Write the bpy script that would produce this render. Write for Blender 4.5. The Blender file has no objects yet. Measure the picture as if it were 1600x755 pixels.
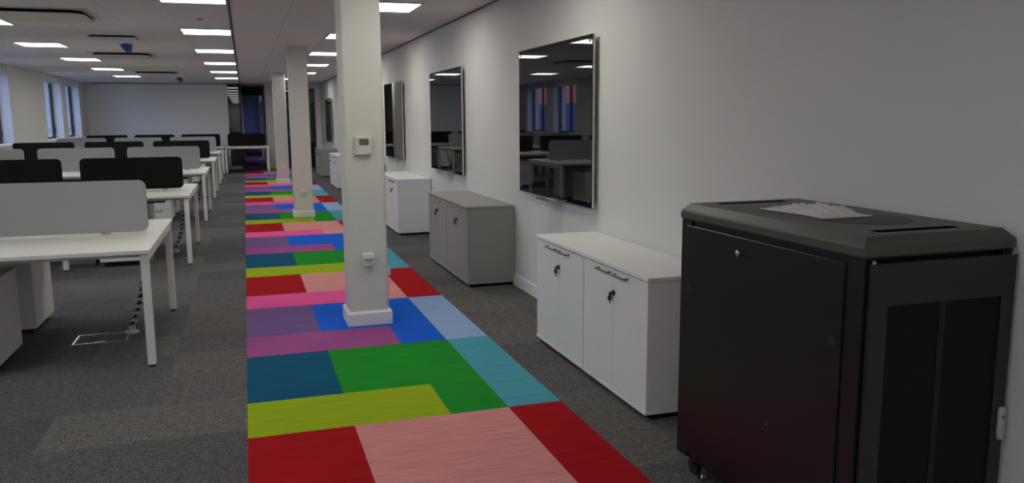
import bpy, bmesh, math, random
from mathutils import Vector, Matrix
random.seed(4)
C = bpy.context.scene.collection
S = bpy.context.scene
PI = math.pi

# ------------------------------------------------------------------ camera, world, exposure
F_PX, YAW, PITCH, ROLL = 1266.54, 0.314427, 0.151666, -0.006772
cd = bpy.data.cameras.new('camera'); cam = bpy.data.objects.new('camera', cd); C.objects.link(cam)
cd.sensor_width = 36; cd.lens = F_PX / 1600 * 36; cd.clip_start = .02; cd.clip_end = 400
cy, sy, cp, sp = math.cos(YAW), math.sin(YAW), math.cos(PITCH), math.sin(PITCH)
F = Vector((sy*cp, cy*cp, -sp)); R0 = Vector((cy, -sy, 0)); U0 = R0.cross(F)
R = R0*math.cos(ROLL) + U0*math.sin(ROLL); U = -R0*math.sin(ROLL) + U0*math.cos(ROLL)
m = Matrix((R, U, -F)).transposed().to_4x4(); m.translation = Vector((0, 0, 1.5))
cam.matrix_world = m
S.camera = cam
S.view_settings.view_transform = 'Standard'; S.view_settings.look = 'None'
S.view_settings.exposure = 0.0; S.view_settings.gamma = 1.0
S.view_settings.use_curve_mapping = False
PANEL_LIGHT = 10.8          # radiance of the LED ceiling panels
w = bpy.data.worlds.new('dusk_sky'); S.world = w; w.use_nodes = True
nt = w.node_tree; nt.nodes.clear()
o_ = nt.nodes.new('ShaderNodeOutputWorld'); bg = nt.nodes.new('ShaderNodeBackground')
tc = nt.nodes.new('ShaderNodeTexCoord'); sx = nt.nodes.new('ShaderNodeSeparateXYZ')
rp = nt.nodes.new('ShaderNodeValToRGB')
rp.color_ramp.elements[0].position = .45; rp.color_ramp.elements[0].color = (.10, .13, .24, 1)
rp.color_ramp.elements[1].position = .7; rp.color_ramp.elements[1].color = (.95, 1.25, 1.9, 1)
e = rp.color_ramp.elements.new(.505); e.color = (.33, .38, .60, 1)
mp = nt.nodes.new('ShaderNodeMapRange'); mp.inputs['From Min'].default_value = -1; mp.inputs['From Max'].default_value = 1
nt.links.new(tc.outputs['Generated'], sx.inputs[0]); nt.links.new(sx.outputs['Z'], mp.inputs['Value'])
nt.links.new(mp.outputs[0], rp.inputs[0]); nt.links.new(rp.outputs[0], bg.inputs['Color'])
bg.inputs['Strength'].default_value = 3.0
nt.links.new(bg.outputs[0], o_.inputs[0])
sun_d = bpy.data.lights.new('low_sun', 'SUN'); sun_d.energy = 3.2; sun_d.color = (1, .55, .42); sun_d.angle = .02
sun = bpy.data.objects.new('low_sun', sun_d); C.objects.link(sun)
sun.rotation_euler = (0, math.radians(68), math.radians(8)); sun.location = (60, 0, 30)

# ------------------------------------------------------------------ materials
def mat(name, col, rough=.6, metal=0., spec=.5, emis=None, es=0., var=0., vscale=(30, 30, 30), bump=0., bscale=200):
    M = bpy.data.materials.new(name); M.use_nodes = True
    n = M.node_tree; b = n.nodes['Principled BSDF']
    b.inputs['Base Color'].default_value = (*col, 1); b.inputs['Roughness'].default_value = rough
    b.inputs['Metallic'].default_value = metal; b.inputs['Specular IOR Level'].default_value = spec
    if emis:
        b.inputs['Emission Color'].default_value = (*emis, 1); b.inputs['Emission Strength'].default_value = es
    tc = n.nodes.new('ShaderNodeTexCoord')
    mpg = n.nodes.new('ShaderNodeMapping'); mpg.inputs['Scale'].default_value = vscale
    n.links.new(tc.outputs['Object'], mpg.inputs[0])
    nz = n.nodes.new('ShaderNodeTexNoise'); nz.inputs['Scale'].default_value = 1; nz.inputs['Detail'].default_value = 4
    n.links.new(mpg.outputs[0], nz.inputs['Vector'])
    mr = n.nodes.new('ShaderNodeMapRange'); mr.inputs['From Min'].default_value = .25; mr.inputs['From Max'].default_value = .75
    v = max(var, .015)
    mr.inputs['To Min'].default_value = 1-v; mr.inputs['To Max'].default_value = 1+v
    n.links.new(nz.outputs['Fac'], mr.inputs['Value'])
    mx = n.nodes.new('ShaderNodeVectorMath'); mx.operation = 'SCALE'; mx.inputs[0].default_value = col
    n.links.new(mr.outputs[0], mx.inputs['Scale']); n.links.new(mx.outputs[0], b.inputs['Base Color'])
    if bump:
        n2 = n.nodes.new('ShaderNodeTexNoise'); n2.inputs['Scale'].default_value = bscale
        n.links.new(tc.outputs['Object'], n2.inputs['Vector'])
        bp = n.nodes.new('ShaderNodeBump'); bp.inputs['Strength'].default_value = bump; bp.inputs['Distance'].default_value = .004
        n.links.new(n2.outputs['Fac'], bp.inputs['Height']); n.links.new(bp.outputs[0], b.inputs['Normal'])
    return M
def math_node(n, op, a, b=None):
    q = n.nodes.new('ShaderNodeMath'); q.operation = op
    for i, v in enumerate((a, b)):
        if v is None: continue
        if isinstance(v, (int, float)): q.inputs[i].default_value = v
        else: n.links.new(v, q.inputs[i])
    return q.outputs[0]

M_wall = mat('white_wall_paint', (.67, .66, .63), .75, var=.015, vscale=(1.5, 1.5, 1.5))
M_wallf = mat('wall_paint_lightened_for_dim_ends', (.88, .875, .85), .75)  # wall paint lightened: offsets dim far wall, adds bounce off the back wall
M_col = mat('white_column_paint', (.64, .63, .58), .7)
M_trimw = mat('white_gloss_trim', (.76, .75, .72), .45)
M_desk = mat('off_white_laminate', (.74, .73, .68), .45)
M_white = mat('white_melamine', (.76, .75, .73), .5)
M_greycab = mat('grey_melamine', (.30, .29, .27), .5)
M_leg = mat('white_powder_coat', (.74, .73, .68), .4)
M_scrg = mat('grey_felt', (.34, .345, .35), .95, spec=.1, bump=.3, bscale=500)
M_scrb = mat('black_felt', (.012, .011, .011), .95, spec=.1, bump=.3, bscale=500)
M_chrome = mat('brushed_chrome', (.55, .55, .55), .25, 1.)
M_bar = mat('dark_satin_metal', (.22, .22, .22), .35, 1.)
M_black = mat('black_plastic', (.012, .012, .012), .5)
M_dark = mat('dark_frame', (.02, .022, .022), .4)
M_plinth = mat('black_plinth', (.01, .01, .01), .7, spec=0)
M_hole = mat('dark_slot', (.002, .002, .002), 1., spec=0)
M_boardg = mat('black_gloss_glass', (.004, .004, .005), .02, spec=.5)
M_edge = mat('glass_edge', (.6, .61, .57), .3)
M_lite = mat('led_diffuser', (.8, .8, .8), .5, emis=(1, .975, .89), es=PANEL_LIGHT)
M_frame = mat('light_frame_white', (.6, .6, .58), .5)
M_cass = mat('ivory_plastic', (.58, .52, .42), .5)
M_blue = mat('blue_film', (.01, .10, .42), .35)
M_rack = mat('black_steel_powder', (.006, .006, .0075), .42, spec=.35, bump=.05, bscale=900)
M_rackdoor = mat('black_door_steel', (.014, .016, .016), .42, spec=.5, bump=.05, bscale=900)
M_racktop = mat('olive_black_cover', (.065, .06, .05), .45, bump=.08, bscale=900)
M_lcd = mat('lcd_green_grey', (.12, .12, .08), .3)
M_therm = mat('ivory_thermostat', (.66, .65, .56), .45)
M_yellow = mat('yellow_mark', (.7, .55, .05), .5)
M_green = mat('teal_dot', (.02, .22, .2), .4)
M_handleg = mat('light_grey_plastic', (.42, .43, .45), .4)
M_navy = mat('navy_wall', (.075, .105, .16), .6)
M_corr = mat('corridor_grey', (.55, .55, .56), .8)
M_red = mat('dull_red_plastic', (.35, .06, .10), .4)
M_brick = mat('brick_orange', (.62, .22, .16), .9, var=.15, vscale=(2, 2, 12))
M_blueclad = mat('blue_grey_cladding', (.05, .09, .22), .7, var=.1)
M_pave = mat('street_asphalt', (.08, .08, .09), .9)

def tile_floor():
    M = mat('grey_carpet_tiles', (.115, .110, .108), 1., spec=.05, var=.28, vscale=(22, 34, 10), bump=.8, bscale=200)
    n = M.node_tree; b = n.nodes['Principled BSDF']
    tc = [q for q in n.nodes if q.type == 'TEX_COORD'][0]
    sp_ = n.nodes.new('ShaderNodeVectorMath'); sp_.operation = 'MULTIPLY'; sp_.inputs[1].default_value = (2, 2, 0)
    n.links.new(tc.outputs['Object'], sp_.inputs[0])
    fl = n.nodes.new('ShaderNodeVectorMath'); fl.operation = 'FLOOR'; n.links.new(sp_.outputs[0], fl.inputs[0])
    wn = n.nodes.new('ShaderNodeTexWhiteNoise'); n.links.new(fl.outputs[0], wn.inputs['Vector'])
    cr = n.nodes.new('ShaderNodeValToRGB')
    cr.color_ramp.elements[0].color = (.80, .79, .88, 1); cr.color_ramp.elements[1].color = (1.16, 1.14, 1.09, 1)
    n.links.new(wn.outputs['Value'], cr.inputs[0])
    mx = n.nodes.new('ShaderNodeVectorMath'); mx.operation = 'MULTIPLY'
    old = b.inputs['Base Color'].links[0].from_socket
    n.links.new(old, mx.inputs[0]); n.links.new(cr.outputs[0], mx.inputs[1])
    # fine flecks
    nz = n.nodes.new('ShaderNodeTexNoise'); nz.inputs['Scale'].default_value = 85; nz.inputs['Detail'].default_value = 4
    n.links.new(tc.outputs['Object'], nz.inputs['Vector'])
    mr = n.nodes.new('ShaderNodeMapRange'); mr.inputs['From Min'].default_value = .3; mr.inputs['From Max'].default_value = .7
    mr.inputs['To Min'].default_value = .5; mr.inputs['To Max'].default_value = 1.6
    n.links.new(nz.outputs['Fac'], mr.inputs['Value'])
    m2 = n.nodes.new('ShaderNodeVectorMath'); m2.operation = 'SCALE'
    n.links.new(mx.outputs[0], m2.inputs[0]); n.links.new(mr.outputs[0], m2.inputs['Scale'])
    n.links.new(m2.outputs[0], b.inputs['Base Color'])
    return M
M_floor = tile_floor()

def tile_ceiling():
    M = mat('ceiling_tiles', (.74, .71, .68), .9, spec=.1)
    n = M.node_tree; b = n.nodes['Principled BSDF']
    tc = [q for q in n.nodes if q.type == 'TEX_COORD'][0]
    s = n.nodes.new('ShaderNodeSeparateXYZ'); n.links.new(tc.outputs['Object'], s.inputs[0])
    def line(sock, off, pitch, wd):
        a = math_node(n, 'ADD', sock, off + 100*pitch); f = math_node(n, 'DIVIDE', a, pitch)
        fr = math_node(n, 'FRACT', f); d = math_node(n, 'SUBTRACT', fr, .5); ab = math_node(n, 'ABSOLUTE', d)
        return math_node(n, 'GREATER_THAN', ab, .5 - wd/pitch)
    lx = line(s.outputs['X'], .09, .575, .006); ly = line(s.outputs['Y'], -8.35+.59*20, .59, .005)
    l = math_node(n, 'MAXIMUM', lx, ly)
    # the plasterboard strip beside the groove has no grid
    a = math_node(n, 'GREATER_THAN', s.outputs['X'], -.09); c = math_node(n, 'LESS_THAN', s.outputs['X'], .47)
    inn = math_node(n, 'MULTIPLY', a, c); keep = math_node(n, 'SUBTRACT', 1., inn)
    l = math_node(n, 'MULTIPLY', l, keep)
    k = math_node(n, 'MULTIPLY', l, -.15); k = math_node(n, 'ADD', k, 1.)
    old = b.inputs['Base Color'].links[0].from_socket
    mx = n.nodes.new('ShaderNodeVectorMath'); mx.operation = 'SCALE'
    n.links.new(old, mx.inputs[0]); n.links.new(k, mx.inputs['Scale']); n.links.new(mx.outputs[0], b.inputs['Base Color'])
    return M
M_ceil = tile_ceiling()

def dots(name, c0, c1, axes, pitch, rad, rough=.45):
    """perforated steel: rows of punched holes"""
    M = mat(name, c0, rough)
    n = M.node_tree; b = n.nodes['Principled BSDF']; b.inputs['Specular IOR Level'].default_value = .15
    tc = [q for q in n.nodes if q.type == 'TEX_COORD'][0]
    s = n.nodes.new('ShaderNodeSeparateXYZ'); n.links.new(tc.outputs['Object'], s.inputs[0])
    def fr(sock, p):
        a = math_node(n, 'ADD', sock, 50.); f = math_node(n, 'FRACT', math_node(n, 'DIVIDE', a, p))
        return math_node(n, 'SUBTRACT', f, .5)
    px = pitch if isinstance(pitch, tuple) else (pitch, pitch)
    u = fr(s.outputs[axes[0]], px[0]); v = fr(s.outputs[axes[1]], px[1])
    d = math_node(n, 'SQRT', math_node(n, 'ADD', math_node(n, 'MULTIPLY', u, u), math_node(n, 'MULTIPLY', v, v)))
    h = math_node(n, 'LESS_THAN', d, rad)
    mix = n.nodes.new('ShaderNodeMix'); mix.data_type = 'RGBA'
    n.links.new(h, mix.inputs[0]); mix.inputs[6].default_value = (*c0, 1); mix.inputs[7].default_value = (*c1, 1)
    n.links.new(mix.outputs[2], b.inputs['Base Color'])
    return M
M_mesh = dots('perforated_door_mesh', (.012, .012, .013), (.001, .001, .001), ('X', 'Z'), .008, .38)
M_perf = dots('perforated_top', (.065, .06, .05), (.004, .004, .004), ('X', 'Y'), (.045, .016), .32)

def carpet(name, col):
    return mat(name, col, 1., spec=.05, var=.16, vscale=(4, 55, 10), bump=.5, bscale=260)

def glass(name, tint, refl_rough=.0):
    M = bpy.data.materials.new(name); M.use_nodes = True
    n = M.node_tree; n.nodes.clear()
    o = n.nodes.new('ShaderNodeOutputMaterial'); mx = n.nodes.new('ShaderNodeMixShader')
    t = n.nodes.new('ShaderNodeBsdfTransparent'); t.inputs[0].default_value = (*tint, 1)
    g = n.nodes.new('ShaderNodeBsdfGlossy'); g.inputs['Roughness'].default_value = refl_rough
    lw_ = n.nodes.new('ShaderNodeLayerWeight'); lw_.inputs[0].default_value = .5
    fr = math_node(n, 'ADD', math_node(n, 'MULTIPLY', math_node(n, 'POWER', lw_.outputs['Facing'], 5.), .7), .04)
    n.links.new(fr, mx.inputs[0]); n.links.new(t.outputs[0], mx.inputs[1]); n.links.new(g.outputs[0], mx.inputs[2])
    n.links.new(mx.outputs[0], o.inputs[0])
    return M
M_glass = glass('window_glass', (.75, .79, .86))
M_darkglass = mat('dark_partition_glass', (.012, .02, .015), .0, spec=1.0)
def bagmat():
    M = bpy.data.materials.new('clear_bag_plastic'); M.use_nodes = True
    n = M.node_tree; n.nodes.clear()
    o = n.nodes.new('ShaderNodeOutputMaterial'); mx = n.nodes.new('ShaderNodeMixShader'); mx.inputs[0].default_value = .7
    t = n.nodes.new('ShaderNodeBsdfTransparent')
    g = n.nodes.new('ShaderNodeBsdfPrincipled'); g.inputs['Base Color'].default_value = (.85, .82, .80, 1); g.inputs['Roughness'].default_value = .15
    n.links.new(t.outputs[0], mx.inputs[1]); n.links.new(g.outputs[0], mx.inputs[2]); n.links.new(mx.outputs[0], o.inputs[0])
    return M
M_bag = bagmat()

# ------------------------------------------------------------------ mesh helpers
class MB:
    def __init__(s): s.bm = bmesh.new()
    def box(s, x0, x1, y0, y1, z0, z1, bev=0., seg=1):
        b = bmesh.new()
        bmesh.ops.create_cube(b, size=1)
        for v in b.verts:
            v.co = Vector(((x0+x1)/2 + v.co.x*(x1-x0), (y0+y1)/2 + v.co.y*(y1-y0), (z0+z1)/2 + v.co.z*(z1-z0)))
        if bev: bmesh.ops.bevel(b, geom=b.edges[:], offset=bev, segments=seg, profile=.5, affect='EDGES')
        s._add(b); return s
    def _add(s, b, mtx=None):
        me = bpy.data.meshes.new('t')
        if mtx: bmesh.ops.transform(b, matrix=mtx, verts=b.verts[:])
        b.to_mesh(me); b.free(); s.bm.from_mesh(me); bpy.data.meshes.remove(me)
    def cyl(s, a, b, r, r2=None, n=16):
        a, b = Vector(a), Vector(b); d = b-a
        q = bmesh.new(); bmesh.ops.create_cone(q, cap_ends=True, segments=n, radius1=r, radius2=r if r2 is None else r2, depth=d.length)
        s._add(q, Matrix.Translation((a+b)/2) @ d.to_track_quat('Z', 'Y').to_matrix().to_4x4()); return s
    def ball(s, c, r, sc=(1, 1, 1), u=14, v=8):
        q = bmesh.new(); bmesh.ops.create_uvsphere(q, u_segments=u, v_segments=v, radius=r)
        s._add(q, Matrix.Translation(c) @ Matrix.Diagonal((*sc, 1))); return s
    def tube(s, pts, r, n=8):
        for i in range(len(pts)-1): s.cyl(pts[i], pts[i+1], r, n=n)
        for p in pts[1:-1]: s.ball(p, r, u=n, v=6)
        return s
    def prism(s, poly, axis, a0, a1, bev=0.):
        """poly of 2D points in the plane normal to axis, extruded from a0 to a1"""
        q = bmesh.new()
        def P(p, h):
            return {'X': (h, p[0], p[1]), 'Y': (p[0], h, p[1]), 'Z': (p[0], p[1], h)}[axis]
        A = [q.verts.new(P(p, a0)) for p in poly]; B = [q.verts.new(P(p, a1)) for p in poly]
        q.faces.new(A); q.faces.new(B[::-1]); k = len(poly)
        for i in range(k): q.faces.new((A[i], B[i], B[(i+1) % k], A[(i+1) % k]))
        bmesh.ops.recalc_face_normals(q, faces=q.faces[:])
        if bev: bmesh.ops.bevel(q, geom=q.edges[:], offset=bev, segments=1, affect='EDGES')
        s._add(q); return s
def rrect(x0, x1, y0, y1, r, n=6):
    pts = []
    for cx_, cy_, a0 in ((x1-r, y1-r, 0), (x0+r, y1-r, 90), (x0+r, y0+r, 180), (x1-r, y0+r, 270)):
        for i in range(n+1):
            a = math.radians(a0 + 90*i/n); pts.append((cx_+r*math.cos(a), cy_+r*math.sin(a)))
    return pts
def obj(name, mb, material, parent=None, label=None, smooth=False):
    me = bpy.data.meshes.new(name)
    bmesh.ops.recalc_face_normals(mb.bm, faces=mb.bm.faces[:])
    mb.bm.to_mesh(me); mb.bm.free()
    for mm in (material if isinstance(material, (list, tuple)) else [material]): me.materials.append(mm)
    if smooth:
        for p in me.polygons: p.use_smooth = True
    o = bpy.data.objects.new(name, me); C.objects.link(o)
    if parent: o.parent = parent
    if label: o['label'] = label
    return o
def thing(name, label, cat, loc=(0, 0, 0), group=None, rz=0):
    o = bpy.data.objects.new(name, None); C.objects.link(o); o.location = loc; o.rotation_euler = (0, 0, rz)
    o.empty_display_size = .1
    o['label'] = label; o['category'] = cat
    if group: o['group'] = group
    return o
def tag(o, label, cat, group=None):
    o['label'] = label; o['category'] = cat
    if group: o['group'] = group
    return o
def struct(name, mb, material, parent=None):
    o = obj(name, mb, material, parent)
    if not parent: o['kind'] = 'structure'
    return o
def dup(root, loc, label, group=None):
    r = root.copy(); C.objects.link(r); r.location = loc; r['label'] = label
    if group: r['group'] = group
    for ch in list(root.children):
        c = ch.copy(); C.objects.link(c); c.parent = r
        for g in list(ch.children):
            d = g.copy(); C.objects.link(d); d.parent = c
    return r

# ------------------------------------------------------------------ the room
XL, XR, YB, YF, H = -4.25, 2.262, -5.0, 26.1, 2.57     # left, right, back, far walls, ceiling
YE = 35.8                                              # end of the dark corridor
struct('floor', MB().box(XL-.4, XR+.2, YB-.2, YE+.3, -.2, 0), M_floor)
struct('ceiling', MB().box(XL-.4, XR+.2, YB-.2, YE+.3, H, H+.2), M_ceil)
struct('wall_right', MB().box(XR, XR+.2, YB-.2, YF+.3, 0, H), M_wall)
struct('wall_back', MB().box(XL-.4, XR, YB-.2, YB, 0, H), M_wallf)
# left wall with its pairs of windows
WIN = []
for k in range(4):
    y0 = -.1 + 7*k
    WIN += [(y0, y0+1.74), (y0+2.32, y0+4.06)]
ZS, ZH = 1.07, 2.55
lw = MB().box(XL-.4, XL, YB, YE+.3, 0, ZS).box(XL-.4, XL, YB, YE+.3, ZH, H)
prev = YB
for a, b in WIN:
    lw.box(XL-.4, XL, prev, a, ZS, ZH); prev = b
lw.box(XL-.4, XL, prev, YE+.3, ZS, ZH)
struct('wall_left', lw, M_wall)
for i, (a, b) in enumerate(WIN):
    wn = thing('window_%d' % (i+1), '', 'window', (XL-.22, (a+b)/2, ZS)); del wn['label']; del wn['category']; wn['kind'] = 'structure'
    hw = (b-a)/2; hh = ZH-ZS; t = .045
    fr = MB().box(-.03, .03, -hw, -hw+t, 0, hh).box(-.03, .03, hw-t, hw, 0, hh).box(-.03, .03, -hw, hw, 0, t).box(-.03, .03, -hw, hw, hh-t-.02, hh-.02)
    fr.box(-.03, .03, -.03, .03, 0, hh)
    obj('window_frame', fr, M_dark, wn)
    obj('window_pane', MB().box(-.006, .006, -hw+t-.005, hw-t+.005, t-.005, hh-t-.015), M_glass, wn)
    obj('window_handle', MB().box(.03, .06, hw-.16, hw-.12, .13, .16).box(.05, .07, hw-.16, hw-.12, .13, .27, .004)
        .box(.03, .06, hw-.3, hw-.26, .13, .16).box(.05, .07, hw-.3, hw-.26, .13, .25, .004), M_black, wn)
    obj('blind_box', MB().box(.06, .19, -hw+.005, hw-.005, hh-.09, hh-.004, .008).box(.115, .125, -hw+.02, hw-.02, hh-.16, hh-.08), M_trimw, wn)
struct('trim_1', MB().box(XL, XL+.07, YB, YF, 1.03, 1.068, .006).box(XL, XL+.04, YB, YF, .97, 1.03, .004), M_trimw)   # window ledge
# far wall: white, then a glazed bay, the corridor opening, a pier and a glazed screen
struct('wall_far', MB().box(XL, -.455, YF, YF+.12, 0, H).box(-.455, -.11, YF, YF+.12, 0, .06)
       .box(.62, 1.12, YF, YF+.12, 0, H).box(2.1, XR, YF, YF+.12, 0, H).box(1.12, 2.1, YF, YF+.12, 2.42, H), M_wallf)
gp = thing('window_9', '', 'window', (-.285, YF+.022, 0)); del gp['label']; del gp['category']; gp['kind'] = 'structure'
obj('window_pane', MB().box(-.168, .168, -.008, .008, .07, H-.01), M_darkglass, gp)
obj('window_frame', MB().box(.15, .174, -.03, .05, .062, H-.002).box(-.168, .15, -.02, .03, .062, .10), M_dark, gp)
gp2 = thing('window_10', '', 'window', (1.61, YF+.04, 0)); del gp2['label']; del gp2['category']; gp2['kind'] = 'structure'
obj('window_pane', MB().box(-.47, .47, -.008, .008, .03, 2.40), M_darkglass, gp2)
obj('window_frame', MB().box(-.488, -.45, -.03, .05, .0, 2.418).box(.45, .488, -.03, .05, 0, 2.418).box(-.45, .45, -.03, .05, 0, .04)
    .box(-.45, .45, -.03, .05, 2.378, 2.418), M_dark, gp2)
struct('trim_2', MB().box(-.109, -.062, YF-.01, YF+.12, 0, H-.002), M_dark)                                         # black door post
struct('wall_corridor_left', MB().box(-.16, -.06, YF+.121, YE, 0, H), M_corr)
struct('wall_corridor_right', MB().box(.62, .72, YF+.121, 31, 0, H).box(.62, .72, 31, 35.4, 0, .9).box(.62, .72, 31, 35.4, 2.2, H).box(.62, .72, 35.4, YE, 0, H), M_corr)
cw_ = thing('window_11', '', 'window', (.67, 33.2, .9)); del cw_['label']; del cw_['category']; cw_['kind'] = 'structure'  # added window, lets sky light onto the dark corridor end wall
obj('window_frame', MB().box(-.03, .03, -2.2, -2.15, 0, 1.3).box(-.03, .03, 2.15, 2.2, 0, 1.3).box(-.03, .03, -2.15, 2.15, 0, .05).box(-.03, .03, -2.15, 2.15, 1.25, 1.3).box(-.03, .03, -.03, .03, .05, 1.25), M_dark, cw_)
obj('window_pane', MB().box(-.006, .006, -2.15, 2.15, .05, 1.25), M_glass, cw_)
struct('wall_corridor_end', MB().box(-.06, .62, YE, YE+.1, .0, H), M_navy)
struct('trim_8', MB().box(-.06, .62, 29, 29.15, 2.3, H), M_navy)
struct('baseboard_corridor', MB().box(-.059, .619, YE-.015, YE-.001, 0, .12), M_black)
struct('baseboard_right', MB().prism([(XR-.016, 0), (XR, 0), (XR, .105), (XR-.008, .105), (XR-.016, .095)], 'Y', YB, YF), M_trimw)
struct('baseboard_far', MB().box(XL, -.165, YF-.015, YF, 0, .1, .003).box(.98, 1.12, YF-.015, YF, 0, .1, .003), M_trimw)
struct('baseboard_left', MB().box(XL, XL+.015, YB, YF-.02, 0, .1, .003), M_trimw)
struct('gap_shade_far', MB().box(-4.1, -.46, YF-.03, YF, H-.03, H), M_greycab)  # grey strip standing in for the shade of the gap under the ceiling
struct('gap_shade_right', MB().box(XR-.012, XR, YB, YF, H-.012, H), M_dark)  # dark line in place of the shadow gap where wall meets ceiling
# ceiling groove, its shade put in as a dark strip, and light beads
struct('groove_shade', MB().box(-.098, -.072, YB, YF, H-.004, H), M_dark)
struct('trim_4', MB().box(.484, .506, YB, YF, H-.010, H), M_trimw)
struct('trim_5', MB().box(1.052, 1.06, YB, YF, H-.003, H), M_frame)

# the row of square columns
def column(n, y):
    c = thing('column_%d' % n, '', 'column', (.8, y, 0)); del c['label']; del c['category']; c['kind'] = 'structure'
    obj('shaft', MB().prism(rrect(-.142, .142, -.148, .148, .022, 4), 'Z', 0, H), M_col, c)
    obj('baseboard', MB().box(-.163, .163, -.168, .168, 0, .098, .004).box(-.155, .155, -.16, .16, .09, .107, .005), M_trimw, c)
    return c
COLY = [5.985, 12.93, 20.0, 26.02]
for i, y in enumerate(COLY[:3]): column(i+1, y)
c4 = thing('column_4', '', 'column', (.8, 25.98, 0)); del c4['label']; del c4['category']; c4['kind'] = 'structure'
obj('shaft', MB().box(-.15, .16, -.12, .119, 0, H, .01), M_col, c4)

# ------------------------------------------------------------------ the coloured carpet runner
COLS = dict(red=(.30, .009, .012), lime=(.25, .34, .012), teal=(.008, .075, .14), magenta=(.28, .07, .22), violet=(.14, .085, .22),
            hot=(.72, .085, .26), pink=(.52, .215, .205), green=(.015, .21, .022), blue=(.012, .10, .52), cyan=(.065, .27, .33),
            light=(.23, .33, .52))
names = list(COLS); CM = [carpet('carpet_'+k, tuple(min(.8, 1.25*c) for c in COLS[k])) for k in names]
X0, X1, X2, X3, X4 = -.065, .437, .925, 1.233, 1.525
GROUPS = [('hot', 'pink', 'red', 'red'), ('lime', 'green', 'teal', 'cyan'), ('magenta', 'blue', 'violet', 'light')]  # front strip, field, back left, right
bm = bmesh.new(); ZC = .003
def face(x0, x1, y0, y1, k):
    if x1-x0 < .01 or y1-y0 < .01: return
    f = bm.faces.new([bm.verts.new((x0, y0, ZC)), bm.verts.new((x1, y0, ZC)), bm.verts.new((x1, y1, ZC)), bm.verts.new((x0, y1, ZC))])
    f.material_index = names.index(k)
YC = YF-.02
def quad(x0, x1, y0, y1, k):
    face(x0, x1, y0, min(y1, YC), k)                                        # the open office
    face(max(x0, -.055), min(x1, .6), max(y0, YC), min(y1, YE-.02), k)      # on into the corridor
P_ = 1.387
for k in range(-5, 24):
    y = 3.87 + P_*k
    f, fld, bk, rt = GROUPS[(k+1) % 3]
    quad(X0, X2, y, y+.5, f); quad(X2, X3, y, y+.5, fld)
    quad(X0, X1, y+.5, y+P_, bk); quad(X1, X3, y+.5, y+P_, fld)
    quad(X3, X4, y, y+P_, rt)
# a thin edge down to the floor
me = bpy.data.meshes.new('carpet_runner')
ret = bmesh.ops.extrude_face_region(bm, geom=[f for f in bm.faces])
bmesh.ops.translate(bm, verts=[v for v in ret['geom'] if isinstance(v, bmesh.types.BMVert)], vec=(0, 0, -ZC+.0002))
bmesh.ops.recalc_face_normals(bm, faces=bm.faces[:])
bm.to_mesh(me); bm.free()
for q in CM: me.materials.append(q)
run = bpy.data.objects.new('carpet_runner', me); C.objects.link(run)
tag(run, 'multicoloured patchwork carpet strip running down the aisle under the columns', 'carpet')

# ------------------------------------------------------------------ ceiling things
def panel(loc, label, grp):
    t = thing('ceiling_light', label, 'ceiling light', loc, grp)
    hx, hy = .275, .31
    fr = MB().box(-hx-.02, hx+.02, -hy-.02, -hy, -.012, 0).box(-hx-.02, hx+.02, hy, hy+.02, -.012, 0).box(-hx-.02, -hx, -hy, hy, -.012, 0).box(hx, hx+.02, -hy, hy, -.012, 0)
    obj('frame', fr, M_frame, t); obj('diffuser', MB().box(-hx, hx, -hy, hy, -.008, 0), M_lite, t)
    return t
ORD = ['nearest the camera end', 'second', 'third', 'fourth', 'fifth', 'sixth', 'seventh', 'eighth', 'ninth', 'tenth']
rows = [(-.385, [7.9+2.96*i for i in range(-4, 6)], 'square LED panel beside the dark ceiling groove', 'LED panels beside the ceiling groove'),
        (1.362, [8.05+2.96*i for i in range(-4, 6)], 'square LED panel between the columns and the right wall', 'LED panels right of the columns'),
        (-2.67, [7.3+2.96*i for i in range(-4, 6)], 'square LED panel in the ceiling row nearest the windows', 'LED panels near the windows')]
first = None
FO = ['farthest of its row', 'second from the far wall', 'third from the far wall', 'fourth from the far wall', 'fifth from the far wall',
      'sixth from the far wall', 'seventh from the far wall', 'eighth from the far wall', 'ninth from the far wall', 'tenth from the far wall']
for x, ys, lb, g in rows:
    n = len(ys)
    for i, y in enumerate(ys):
        if x > 1 and 1 < y < 4: continue
        l = lb + ', ' + FO[n-1-i]
        if first is None: first = panel((x, y, H), l, g)
        else: dup(first, (x, y, H), l, g)
# ceiling cassettes
def cassette(loc, label):
    t = thing('ceiling_cassette', label, 'air conditioner', loc, 'air conditioning cassettes in the ceiling')
    obj('surround', MB().prism(rrect(-.475, .475, -.475, .475, .03), 'Z', -.008, 0), M_cass, t)
    obj('outlet_slot', MB().prism(rrect(-.405, .405, -.405, .405, .13), 'Z', -.037, -.008), M_hole, t)
    obj('grille_panel', MB().prism(rrect(-.425, .425, -.425, .425, .15), 'Z', -.044, -.036), M_cass, t)
    obj('sensor', MB().cyl((0.15, -.44, -.02), (0.15, -.44, -.008), .018), M_black, t)
    return t
cs = cassette((-1.87, 9.45, H), 'square ceiling air conditioner cassette nearest the camera, ivory panel over a dark slot')
dup(cs, (-1.83, 14.9, H), 'middle ceiling air conditioner cassette, just beyond the larger blue cap')
dup(cs, (-1.83, 20.3, H), 'ceiling air conditioner cassette farthest away, in front of the smaller blue cap')
vt = thing('ceiling_vent', 'square slotted white ceiling vent in front of the larger blue cap', 'vent', (-1.53, 11.75, H))
obj('frame', MB().box(-.28, .28, -.28, -.255, -.012, 0).box(-.28, .28, .255, .28, -.012, 0).box(-.28, -.255, -.255, .255, -.012, 0).box(.255, .28, -.255, .255, -.012, 0), M_frame, vt)
obj('slot', MB().box(-.27, .25, -.20, .20, -.028, -.0), M_hole, vt)
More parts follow.
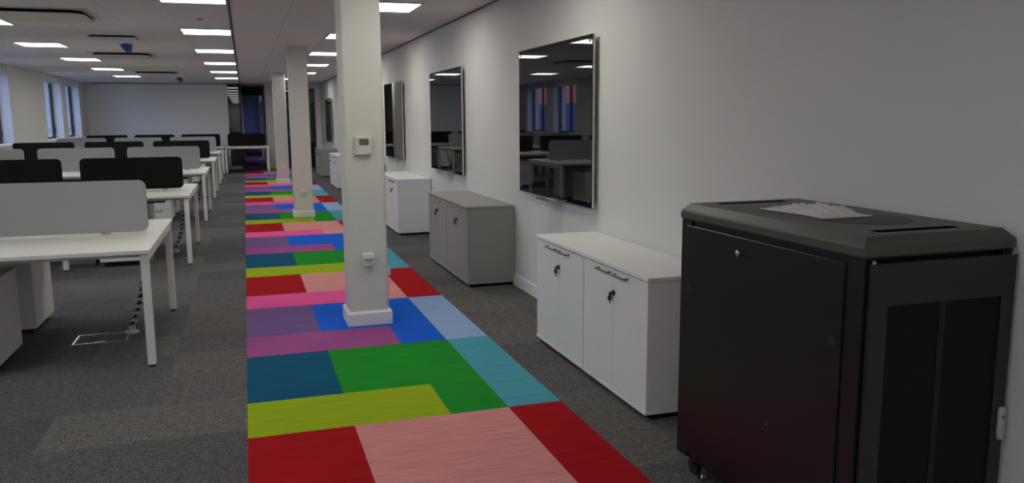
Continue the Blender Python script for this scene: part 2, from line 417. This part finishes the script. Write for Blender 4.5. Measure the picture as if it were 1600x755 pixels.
obj('cover_plate', MB().box(-.285, .265, -.215, .215, -.037, -.028, .002), M_frame, vt)
def bluecap(loc, s, label):
    t = thing('detector_cap', label, 'smoke detector', loc, 'smoke detectors under blue covers')
    obj('base', MB().cyl((0, 0, -.012*s), (0, 0, 0), .055*s, n=24), M_frame, t)
    b = bmesh.new()
    prof = [(.08, 0), (.08, -.02), (.066, -.05), (.05, -.08), (.035, -.105), (.0, -.112)]
    rings = []
    for j, (r, z) in enumerate(prof):
        ring = []
        for i in range(20):
            a = 2*PI*i/20; sk = .030*(-z/.11)
            ring.append(b.verts.new((s*(r*math.cos(a)*(1-.1*math.sin(3*a)*(j > 1)) + sk), s*r*math.sin(a), s*(z-.012))))
        rings.append(ring)
    for j in range(len(rings)-1):
        for i in range(20):
            if j == len(rings)-2 and False: pass
            b.faces.new((rings[j][i], rings[j][(i+1) % 20], rings[j+1][(i+1) % 20], rings[j+1][i]))
    b.faces.new(rings[0])
    bmesh.ops.remove_doubles(b, verts=b.verts[:], dist=.0005)
    q = MB(); q._add(b)
    obj('blue_cover', q, M_blue, t, 'translucent blue plastic dust cover')
bluecap((-1.535, 12.85, H), 1., 'smoke detector under a blue plastic cover, the larger and nearer one')
bluecap((-1.52, 22.6, H), .95, 'smoke detector under a blue plastic cover, the smaller one near the far wall')
sn = thing('ceiling_sensor', 'small round sensor in the ceiling before the panels beside the groove', 'sensor', (-.4, 9.55, H))
obj('base', MB().cyl((0, 0, -.008), (0, 0, 0), .04, n=24), M_frame, sn); obj('lens', MB().ball((0, 0, -.008), .022, (1, 1, .5)), M_greycab, sn)

# ------------------------------------------------------------------ benches
BY = [6.06, 9.8, 13.56, 17.32, 21.08, 24.8]
def bench(name, label, x, y, u, n, depth=.82, single=False, left_in=False):
    t = thing('bench_desk', label, 'desk', (x, y, 0), 'white bench desks in rows')
    L = u*n
    sides = (-1,) if single else (-1, 1)
    for s in sides:
        for i in range(n):
            y0, y1 = (.003, depth) if s > 0 else (-depth, -.003)
            if single: y0, y1 = -depth/1, 0
            obj('tabletop', MB().box(-u*(i+1)+.0015, -u*i-.0015, y0, y1, .705, .73, .002), M_desk, t)
    d1 = 0 if single else depth
    for i in range(n+1):
        xe = -.012 - .048 if i == 0 else (-L+.012 if i == n else -u*i-.024)
        if single and i == n: xe = -L+.012
        # goalpost frame: two legs and the rail under the top
        obj('end_rail' if i in (0, n) else 'middle_rail', MB().box(xe+.001, xe+.047, -depth+.07, d1-.07, .655, .704, .003), M_leg, t)
        for (ya, s) in ((-depth+.02, 1), (d1-.02-.048, -1)):
            lg = obj('leg', MB().box(xe, xe+.048, ya, ya+.048, .012, .704, .004), M_leg, t)
            obj('foot', MB().box(xe+.006, xe+.042, ya+.006, ya+.042, 0, .013), M_black, lg)
    for yy in ((-depth+.12, -depth*.35) if single else (-depth+.16, -.2, .16, depth-.2)):
        obj('beam', MB().box(-L+.06, -.06, yy, yy+.04, .665, .704), M_leg, t)
    if not single:
        obj('cable_tray', MB().prism([(-.16, .60), (.16, .60), (.18, .66), (.172, .66), (.154, .608), (-.154, .608), (-.172, .66), (-.18, .66)], 'X', -L+.25, -.3)
            .box(-.36, -.34, -.18, .18, .655, .67).box(-L+.3, -L+.32, -.18, .18, .655, .67), M_black, t)
    return t
bl = ['white bench desk nearest the camera, under the large grey screen',
      'white bench desk in the second row, under the nearer black screens',
      'white bench desk in the third row, under the nearer row of grey screens',
      'white bench desk in the fourth row, with black screens behind the second grey row',
      'white bench desk in the fifth row, with grey screens, last but one row',
      'white bench desk with black screens near the far white wall']
bench('b', bl[0], -.583, BY[0], 1.6, 2)
b2 = bench('b', bl[1], -.583, BY[1], 1.2, 3)
for i in range(2, 6): dup(b2, (-.583, BY[i], 0), bl[i])
fd = bench('b', 'single white desk standing across the coloured aisle carpet at the corridor mouth', .62, BY[5], 1.195, 1); fd.location.z = .0035

def screen(x0, x1, y, m, label, grp, zc=.745, zt=1.095):
    t = thing('desk_screen', label, 'desk divider', ((x0+x1)/2, y, .73), grp)
    hw = abs(x1-x0)/2
    obj('panel', MB().prism(rrect(-hw, hw, zc-.73, zt-.73, .05, 8), 'Y', -.0125, .0125, .003), m, t)
    for s in (-1, 1):
        obj('clamp', MB().box(s*hw*.62-.03, s*hw*.62+.03, -.02, .02, 0, .0163, .002), M_chrome, t)
    return t
gg, gb = 'grey desk screens', 'black desk screens'
screen(-.668, -2.09, BY[0], M_scrg, 'large light grey desk screen nearest the camera', gg)
rowname = {1: ('black', 'second row, nearest of the black rows'), 2: ('grey', 'third row, behind the nearest black screens'), 3: ('black', 'fourth row, between two grey rows'),
           4: ('grey', 'fifth row, the farthest grey row'), 5: ('black', 'last row, against the far wall')}
for r in range(1, 6):
    cn, rn = rowname[r]
    for j, pos in enumerate(('aisle end', 'middle', 'window end')):
        xa = -.69 - 1.205*j
        screen(xa, xa-1.03, BY[r], M_scrg if cn == 'grey' else M_scrb, '%s desk screen at the %s of the %s' % (cn, pos, rn), gg if cn == 'grey' else gb)
sc7 = screen(.53, -.49, BY[5], M_scrb, 'black desk screen on the desk across the corridor mouth', gb)

sc7.location.z += .0036
# pedestals under the desks
def pedestal(loc, label, flip):
    t = thing('drawer_pedestal', label, 'drawers', loc, 'white drawer pedestals under the desks', rz=PI if flip else 0)
    obj('body', MB().box(-.2, .2, -.265, .28, .05, .56, .003), M_white, t)
    for z0, z1 in ((.06, .2), (.205, .345), (.35, .545)):
        d = obj('drawer', MB().box(-.197, .197, -.285, -.266, z0, z1, .002), M_white, t)
        obj('handle', MB().box(-.07, .07, -.295, -.285, z1-.03, z1-.02), M_chrome, d)
    obj('lock', MB().cyl((.15, -.29, .52), (.15, -.28, .52), .01), M_chrome, t)
    for sx_ in (-1, 1):
        for s2 in (-1, 1):
            obj('castor', MB().cyl((sx_*.15-.012, s2*.21, .022), (sx_*.15+.012, s2*.21, .022), .022).box(sx_*.15-.008, sx_*.15+.008, s2*.21-.01, s2*.21+.01, .03, .052), M_black, t)
    return t
p0 = pedestal((-1.665, 5.64, 0), 'white drawer pedestal under the near side of the nearest desk', False)
t = pedestal((-1.67, 6.615, 0), 'white drawer pedestal under the far side of the nearest desk', True)
rn2 = ['second', 'third', 'fourth', 'fifth', 'last']
for r in range(1, 6):
    dup(p0, (-1.29, BY[r]-.42, 0), 'white drawer pedestal under the near side of the %s row of desks' % rn2[r-1])
    dup(t, (-1.29, BY[r]+.5, 0), 'white drawer pedestal under the far side of the %s row of desks' % rn2[r-1])

# segmented cable risers
def riser(loc, label, dx=.19, n=24):
    t = thing('cable_riser', label, 'cable riser', loc, 'cable risers under the desks')
    obj('foot_plate', MB().cyl((0, 0, 0.0), (0, 0, .012), .05, .046, n=24).cyl((0, 0, .012), (0, 0, .03), .03, .022, n=16), M_handleg, t, 'pale round foot')
    for i in range(n):
        f = i/(n-1); z = .032 + f*.575; x = dx*f + .012*math.sin(f*PI*2); y = -.06*f
        obj('link', MB().box(x-.024, x+.024, y-.014, y+.014, z, z+.012, .004).box(x-.009, x+.009, y-.009, y+.009, z+.010, z+.0245), M_black if i % 2 else M_handleg, t)
    obj('cable', MB().tube([(dx*q/8+.012*math.sin(q/8*PI*2)+.012, -.06*q/8-.016, .03+.575*q/8) for q in range(9)], .004, 6), M_handleg, t)
    return t
ris = riser((-.845, 6.2, 0), 'black segmented cable riser beside the front leg of the nearest desk')
for r in range(1, 6):
    dup(ris, (-.83, BY[r]+.14, 0), 'black segmented cable riser under the %s row of desks' % rn2[r-1])

# floor boxes
def floorbox(x, y, label, opened=False):
    t = thing('floor_box', label, 'floor socket box', (x, y, 0), 'metal floor boxes under the desks')
    a, b = .17, .13
    obj('trim', MB().box(-a, a, -b, -b+.012, 0, .004).box(-a, a, b-.012, b, 0, .004).box(-a, -a+.012, -b+.012, b-.012, 0, .004).box(a-.012, a, -b+.012, b-.012, 0, .004), M_chrome, t)
    if opened:
        obj('well', MB().box(-a+.012, a-.012, -b+.012, b-.012, 0.0005, .003), M_black, t)
        q = obj('lid', MB().box(-a+.01, a-.01, b-.012, b, .004, .16, .003), M_black, t)
        obj('socket_row', MB().box(-a+.03, a-.03, b-.05, b-.02, .003, .06, .004), M_chrome, t)
    else:
        obj('lid', MB().box(-a+.013, a-.013, -b+.013, b-.013, 0.0005, .003), M_floor, t)
        obj('lift_handle', MB().box(-.03, .03, -b+.03, -b+.045, .003, .0045), M_chrome, t)
floorbox(-1.02, 6.09, 'closed floor box with metal rim beside the nearest cable riser')
floorbox(-1.71, 9.3, 'open floor box with dark lid raised, seen under the nearest desk', True)

# ------------------------------------------------------------------ right wall: boards
def board(y0, label):
    t = thing('glass_board', label, 'wall board', (XR-.001, y0+.76, .885), 'dark glass boards along the right wall')
    h = 1.16; w2 = .76
    obj('glass', MB().box(-.052, -.045, -w2, w2, 0, h), M_boardg, t)
    obj('backing', MB().box(-.0448, -.030, -w2, w2, 0, h), M_edge, t, 'pale rear edge of the glass')
    for a in (-1, 1):
        for b in (.04, h-.04):
            obj('standoff', MB().cyl((-.041, a*(w2-.04), b), (0, a*(w2-.04), b), .01).cyl((-.056, a*(w2-.04), b), (-.052, a*(w2-.04), b), .010), M_chrome, t)
    tr = obj('pen_tray', MB().box(-.125, -.053, -.14, .14, -.012, -.006, .001).box(-.128, -.125, -.14, .14, -.012, .004).box(-.06, -.0405, -.14, .14, -.006, -.002)
        .box(-.053, 0, -.02, .02, -.010, -.006), M_chrome, t)
    return t
BRD = [5.05, 8.53, 12.02, 15.5, 19.0, 22.45]
bd = ['above the nearest white cabinet', 'above the grey cabinet, second from the rack', 'just right of the nearest column',
      'mostly hidden behind the nearest column', 'showing only its edge beside the nearest column', 'farthest away, above the far grey cabinet']
b0 = board(BRD[0], 'black reflective glass wall board ' + bd[0])
for i in range(1, 6): dup(b0, (XR-.001, BRD[i]+.76, .885), 'black reflective glass wall board ' + bd[i])

# ------------------------------------------------------------------ cabinets
def cupboard(loc, m, label, grp, hm, keys=True):
    """two door unit, front faces -X; local origin at the centre of its base"""
    t = thing('cupboard', label, 'cupboard', loc, grp)
    D, W, Hh = .435, .79, .705
    obj('body', MB().box(-D/2+.02, D/2, -W/2, W/2, .028, Hh), m, t)
    obj('plinth', MB().box(-D/2+.035, D/2-.01, -W/2+.012, W/2-.012, 0, .029), M_plinth, t)
    obj('base_rail', MB().box(-D/2-.006, -D/2+.02, -W/2, W/2, .028, .044, .001), m, t)
    for s in (-1, 1):
        y0, y1 = (0.0012, W/2-.001) if s > 0 else (-W/2+.001, -.0012)
        d = obj('door', MB().box(-D/2, -D/2+.0195, y0, y1, .046, .7, .0012), m, t)
        ya, yb = (.02, .19) if s > 0 else (-.19, -.02)
        zz = .672
        obj('handle', MB().box(-D/2-.026, -D/2-.018, ya, yb, zz, zz+.012, .003).box(-D/2-.02, -D/2, ya+.01, ya+.02, zz, zz+.012).box(-D/2-.02, -D/2, yb-.02, yb-.01, zz, zz+.012), hm, d)
    k = obj('lock', MB().cyl((-D/2-.010, -.014, .575), (-D/2, -.014, .575), .014, n=20), M_black, t)
    obj('key', MB().cyl((-D/2-.02, -.014, .575), (-D/2-.008, -.014, .575), .004).box(-D/2-.022, -D/2-.016, -.016, .006, .548, .58, .001)
        .cyl((-D/2-.024, .004, .546), (-D/2-.012, .004, .546), .014, n=20).box(-D/2-.018, -D/2-.014, .001, .006, .515, .54), M_black, k)
    return t
CAB = [(3.46, 'w'), (6.86, 'g'), (10.33, 'w'), (13.95, 'g'), (17.6, 'w'), (21.6, 'g')]
cl = ['beside the black rack', 'with grey doors between the white ones', 'right of the nearest column', 'hidden mostly by the nearest column', 'left of the nearest column', 'farthest along the right wall']
cw = cg = None
for i, (y0, kk) in enumerate(CAB):
    cname = 'white' if kk == 'w' else 'grey'
    m = M_white if kk == 'w' else M_greycab
    for j in range(2):
        lb = '%s two-door cupboard, the %s half of the pair %s' % (cname, ('nearer', 'farther')[j], cl[i])
        loc = (1.82+.2175, y0+.4+.8*j, 0)
        src = cw if kk == 'w' else cg
        if src is None:
            src = cupboard(loc, m, lb, cname+' cupboards along the right wall', M_bar if kk == 'w' else M_greycab)
            if kk == 'w': cw = src
            else: cg = src
        else: dup(src, loc, lb)
    o = obj('cabinet_top', MB().box(-.222, .215, -.003, 1.603, 0, .02, .002), m)
    o.location = (1.82+.2175, y0, .7055)
    tag(o, '%s board lying across the pair of cupboards %s' % (cname, cl[i]), 'cabinet top', 'tops of the cupboards along the wall')

# ------------------------------------------------------------------ things on the columns
th = thing('thermostat', 'ivory thermostat with a grey display on the nearest column', 'thermostat', (.79, 5.837, 1.31))
obj('back_plate', MB().box(-.066, .052, -.008, 0, -.069, .064, .003), M_therm, th)
obj('body', MB().box(-.058, .058, -.026, -.008, -.064, .068, .005, 2), M_therm, th)
obj('display', MB().box(-.030, .038, -.0275, -.026, .006, .05), M_lcd, th)
for i, (a, b) in enumerate([(-.045, .0), (-.045, -.04), (.03, -.045), (.045, -.045), (-.045, .045)]):
    obj('button', MB().cyl((a, -.029, b-.005), (a, -.026, b-.005), .005, n=10), M_handleg, th)
obj('button_strip', MB().box(-.02, .04, -.0272, -.026, -.03, -.022), M_trimw, th)
def colsocket(loc, label, marks):
    t = thing('column_socket', label, 'socket', loc, 'white sockets low on the columns')
    obj('plate', MB().box(-.043, .043, -.012, 0, -.035, .05, .004), M_trimw, t)
    obj('plug_head', MB().prism(rrect(-.042, .042, .012, .05, .016), 'Y', -.05, -.012, .003), M_trimw, t)
    obj('lower_lip', MB().box(-.034, .034, -.03, -.012, -.042, -.022, .004), M_trimw, t)
    if marks:
        for s in (-.014, .014): obj('mark', MB().box(s-.008, s+.008, -.014, -.0118, -.006, .004), M_yellow, t, 'yellow mark')
    return t
colsocket((.80, 5.837, .487), 'white socket with yellow marks low on the nearest column', True)
sk = colsocket((.80, 12.782, .39), 'white socket low on the second column', False)
dup(sk, (.81, 19.852, .39), 'white socket low on the third column')
sk.children[0]
s2 = thing('column_socket', 'white socket on the right side of the nearest column, peeking past its edge', 'socket', (.942, 5.95, .37), 'white sockets low on the columns')
obj('plate', MB().box(0, .012, -.045, .045, -.043, .043, .004), M_trimw, s2); obj('plug_head', MB().box(.012, .032, -.03, .03, -.025, .03, .006), M_trimw, s2)

# ------------------------------------------------------------------ the rack
RX0, RX1, RY0, RY1, RZ0, RZ1 = 1.69, 2.255, 1.885, 2.93, .085, 1.15
rk = thing('server_rack', 'black steel server rack cabinet on castors at the right edge, beside the white cupboards', 'server rack', ((RX0+RX1)/2, (RY0+RY1)/2, 0))
hx, hy = (RX1-RX0)/2, (RY1-RY0)/2
ZC1 = 1.085
q = MB()
for a in (-1, 1):
    for b in (-1, 1):
        q.box(*sorted((a*hx, a*(hx-.04))), *sorted((b*hy, b*(hy-.075))), RZ0, ZC1, .002)
q.box(-hx+.01, hx-.01, -hy+.03, hy-.01, ZC1-.03, ZC1).box(-hx+.01, hx-.01, -hy+.03, hy-.01, RZ0, RZ0+.03)
q.box(hx-.006, hx-.002, -hy+.05, hy-.05, RZ0+.02, ZC1-.02).box(-hx+.03, hx-.03, hy-.012, hy-.004, RZ0+.02, ZC1-.02)
obj('frame', q, M_rack, rk)
# cover: a tray with chamfered upper edge
b = bmesh.new()
def ring(ex, z): return [b.verts.new((sx_*(hx+ex), sy_*(hy+ex), z)) for sx_, sy_ in ((-1, -1), (1, -1), (1, 1), (-1, 1))]
def oct_ring(ex, z, c):
    X, Y = hx+ex, hy+ex
    return [b.verts.new(p+(z,)) for p in ((-X+c, -Y), (X-c, -Y), (X, -Y+c), (X, Y-c), (X-c, Y), (-X+c, Y), (-X, Y-c), (-X, -Y+c))]
rs = [oct_ring(.0, ZC1+.001, .004), oct_ring(.006, ZC1+.008, .005), oct_ring(.006, ZC1+.032, .005), oct_ring(.001, ZC1+.040, .005), oct_ring(-.022, RZ1, .004)]
for i in range(len(rs)-1):
    for j in range(8): b.faces.new((rs[i][j], rs[i][(j+1) % 8], rs[i+1][(j+1) % 8], rs[i+1][j]))
b.faces.new(rs[0][::-1]); b.faces.new(rs[-1])
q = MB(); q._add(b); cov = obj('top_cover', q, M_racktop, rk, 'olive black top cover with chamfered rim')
obj('cable_slot', MB().box(-.17, .14, -hy+.075, -hy+.11, RZ1-.001, RZ1+.0012), M_hole, cov)
obj('cable_slot', MB().box(-.17, .14, hy-.11, hy-.075, RZ1-.001, RZ1+.0012), M_hole, cov)
for bb in (-.17,):
    obj('fan_grille', MB().cyl((.02, bb, RZ1-.001), (.02, bb, RZ1+.001), .15, n=40), M_perf, cov)
obj('cover_screw', MB().cyl((-.21, -hy+.06, RZ1), (-.21, -hy+.06, RZ1+.002), .005, n=8).cyl((.2, -hy+.06, RZ1), (.2, -hy+.06, RZ1+.002), .005, n=8), M_black, cov)
# side panel on the aisle side
sp_o = obj('side_panel', MB().box(-hx-.006, -hx+.001, -hy+.075, hy-.045, RZ0+.03, ZC1-.02, .003), M_rack, rk)
obj('lock', MB().cyl((-hx-.022, .09, ZC1-.075), (-hx-.005, .09, ZC1-.075), .013, n=20).ball((-hx-.022, .09, ZC1-.075), .010, (.5, 1, 1)), M_chrome, sp_o, 'round chrome lock')
for yy in (-hy+.115, hy-.08):
    obj('latch_hole', MB().box(-hx-.0075, -hx-.0055, yy-.014, yy+.014, .80, .825, .0005), M_black, sp_o)
obj('screw', MB().cyl((-hx-.0075, -.1, .43), (-hx-.0055, -.1, .43), .003, n=8), M_chrome, sp_o)
# front door
dr = obj('door', MB().box(-hx+.012, -hx+.075, -hy-.022, -hy-.002, RZ0+.02, ZC1-.012, .003).box(hx-.055, hx-.004, -hy-.022, -hy-.002, RZ0+.02, ZC1-.012, .003)
         .box(-hx+.07, hx-.05, -hy-.022, -hy-.002, .945, ZC1-.012, .001).box(-hx+.07, hx-.05, -hy-.022, -hy-.002, RZ0+.02, RZ0+.11, .001), M_rackdoor, rk, 'charcoal door frame')
obj('door_mesh', MB().box(-hx+.074, hx-.054, -hy-.016, -hy-.010, RZ0+.10, .947), M_mesh, dr, 'black perforated steel mesh')
obj('door_rib', MB().box(-.012, .012, -hy-.0175, -hy-.0155, RZ0+.10, .947), M_rack, dr)
hd = obj('handle', MB().prism(rrect(hx-.036, hx-.010, .475, .585, .012), 'Y', -hy-.034, -hy-.022, .003), M_handleg, dr, 'light grey swing handle')
obj('hinge_pin', MB().cyl((-hx+.02, -hy-.014, ZC1-.012), (-hx+.02, -hy-.014, ZC1-.002), .006, n=12).cyl((hx-.016, -hy-.014, ZC1-.012), (hx-.016, -hy-.014, ZC1-.002), .006, n=12), M_chrome, dr)
obj('handle_mark', MB().cyl((hx-.021, -hy-.0355, .552), (hx-.021, -hy-.034, .552), .0062, n=16), M_green, dr, 'teal round mark')
for a in (-1, 1):
    for bb in (-1, 1):
        cx_, cy_ = a*(hx-.05), bb*(hy-.07)
        cst = obj('castor', MB().cyl((cx_-.012, cy_, .035), (cx_+.012, cy_, .035), .035, n=20).box(cx_-.018, cx_-.013, cy_-.02, cy_+.02, .03, .085).box(cx_+.013, cx_+.018, cy_-.02, cy_+.02, .03, .085), M_black, rk)
        obj('levelling_foot', MB().cyl((cx_, cy_-bb*.06, 0), (cx_, cy_-bb*.06, .012), .02, n=16).cyl((cx_, cy_-bb*.06, .012), (cx_, cy_-bb*.06, .086), .006, n=8), M_chrome, rk)

# crumpled bag of fixings on the rack
def bag():
    t = thing('plastic_bag', 'crumpled clear plastic bag of metal fixings lying on the rack top', 'bag', (1.945, 2.44, RZ1+.0016), rz=math.radians(-88))
    L, W = .34, .21
    N1, N2 = 34, 20
    def h(u, v):
        e = max(0, min(1, 6*min(u, 1-u))) * max(0, min(1, 6*min(v, 1-v)))
        base = .004 + e*(.014 + .020*math.exp(-((u-.68)**2/.05 + (v-.5)**2/.10)))
        return base + e*(.004*math.sin(19*u+7*v) + .003*math.sin(31*v-11*u+2*math.sin(9*u)) + .002*math.sin(53*u+3))
    b = bmesh.new(); top = []; bot = []
    for i in range(N1+1):
        rt, rb = [], []
        for j in range(N2+1):
            u, v = i/N1, j/N2
            x = (u-.5)*L; yv = (v-.5)*W*(1-.12*math.sin(PI*u)+.05*math.sin(7*u))
            rt.append(b.verts.new((x, yv, max(.003, h(u, v))))); rb.append(b.verts.new((x, yv, .001)))
        top.append(rt); bot.append(rb)
    for i in range(N1):
        for j in range(N2):
            b.faces.new((top[i][j], top[i+1][j], top[i+1][j+1], top[i][j+1])); b.faces.new((bot[i][j], bot[i][j+1], bot[i+1][j+1], bot[i+1][j]))
    for i in range(N1):
        b.faces.new((top[i][0], bot[i][0], bot[i+1][0], top[i+1][0])); b.faces.new((top[i][N2], top[i+1][N2], bot[i+1][N2], bot[i][N2]))
    for j in range(N2):
        b.faces.new((top[0][j], top[0][j+1], bot[0][j+1], bot[0][j])); b.faces.new((top[N1][j], bot[N1][j], bot[N1][j+1], top[N1][j+1]))
    q = MB(); q._add(b); obj('film', q, M_bag, t, 'clear crinkled film', smooth=False)
    q = MB(); rnd = random.Random(3)
    for i in range(26):
        x, y_, a = rnd.uniform(.02, .12), rnd.uniform(-.055, .055), rnd.uniform(0, 6.28); z = rnd.uniform(.005, .012)
        q.cyl((x, y_, z), (x+.016*math.cos(a), y_+.016*math.sin(a), z+.001), .0028, n=8).cyl((x, y_, z), (x-.003*math.cos(a), y_-.003*math.sin(a), z), .0055, n=10)
    k = obj('fixings', q, M_chrome, t, 'loose metal screws'); k['kind'] = 'stuff'
    obj('red_slip', MB().box(-.13, -.03, -.06, .05, .006, .009), M_red, t, 'dull red slip inside the bag')
bag()

# ------------------------------------------------------------------ outside the windows
g = struct('ground_outside', MB().box(-60, XL-.5, -120, 120, -9.2, -9), M_pave)
def facade(x0, x1, y0, y1, z1, m1, label, low=None, zl=0):
    t = thing('building', label, 'building', ((x0+x1)/2, (y0+y1)/2, -9))
    hx_, hy_ = (x1-x0)/2, (y1-y0)/2
    obj('wall', MB().box(-hx_, hx_, -hy_, hy_, (zl+9) if low else 0, z1+9), m1, t)
    if low: obj('lower_cladding', MB().box(-hx_, hx_+.2, -hy_, hy_, 0, zl+9), low, t)
    obj('parapet', MB().box(-hx_-.1, hx_+.25, -hy_-.1, hy_+.1, z1+9, z1+9.3), M_dark, t)
    return t
facade(-24, -16, 40, 75, 7, M_brick, 'orange brick building with blue lower storeys seen mirrored in the nearest board', M_blueclad, 2.4)
facade(-26, -16, -95, -30, 3.4, M_brick, 'low pink-lit brick building mirrored in the glass at the far wall')
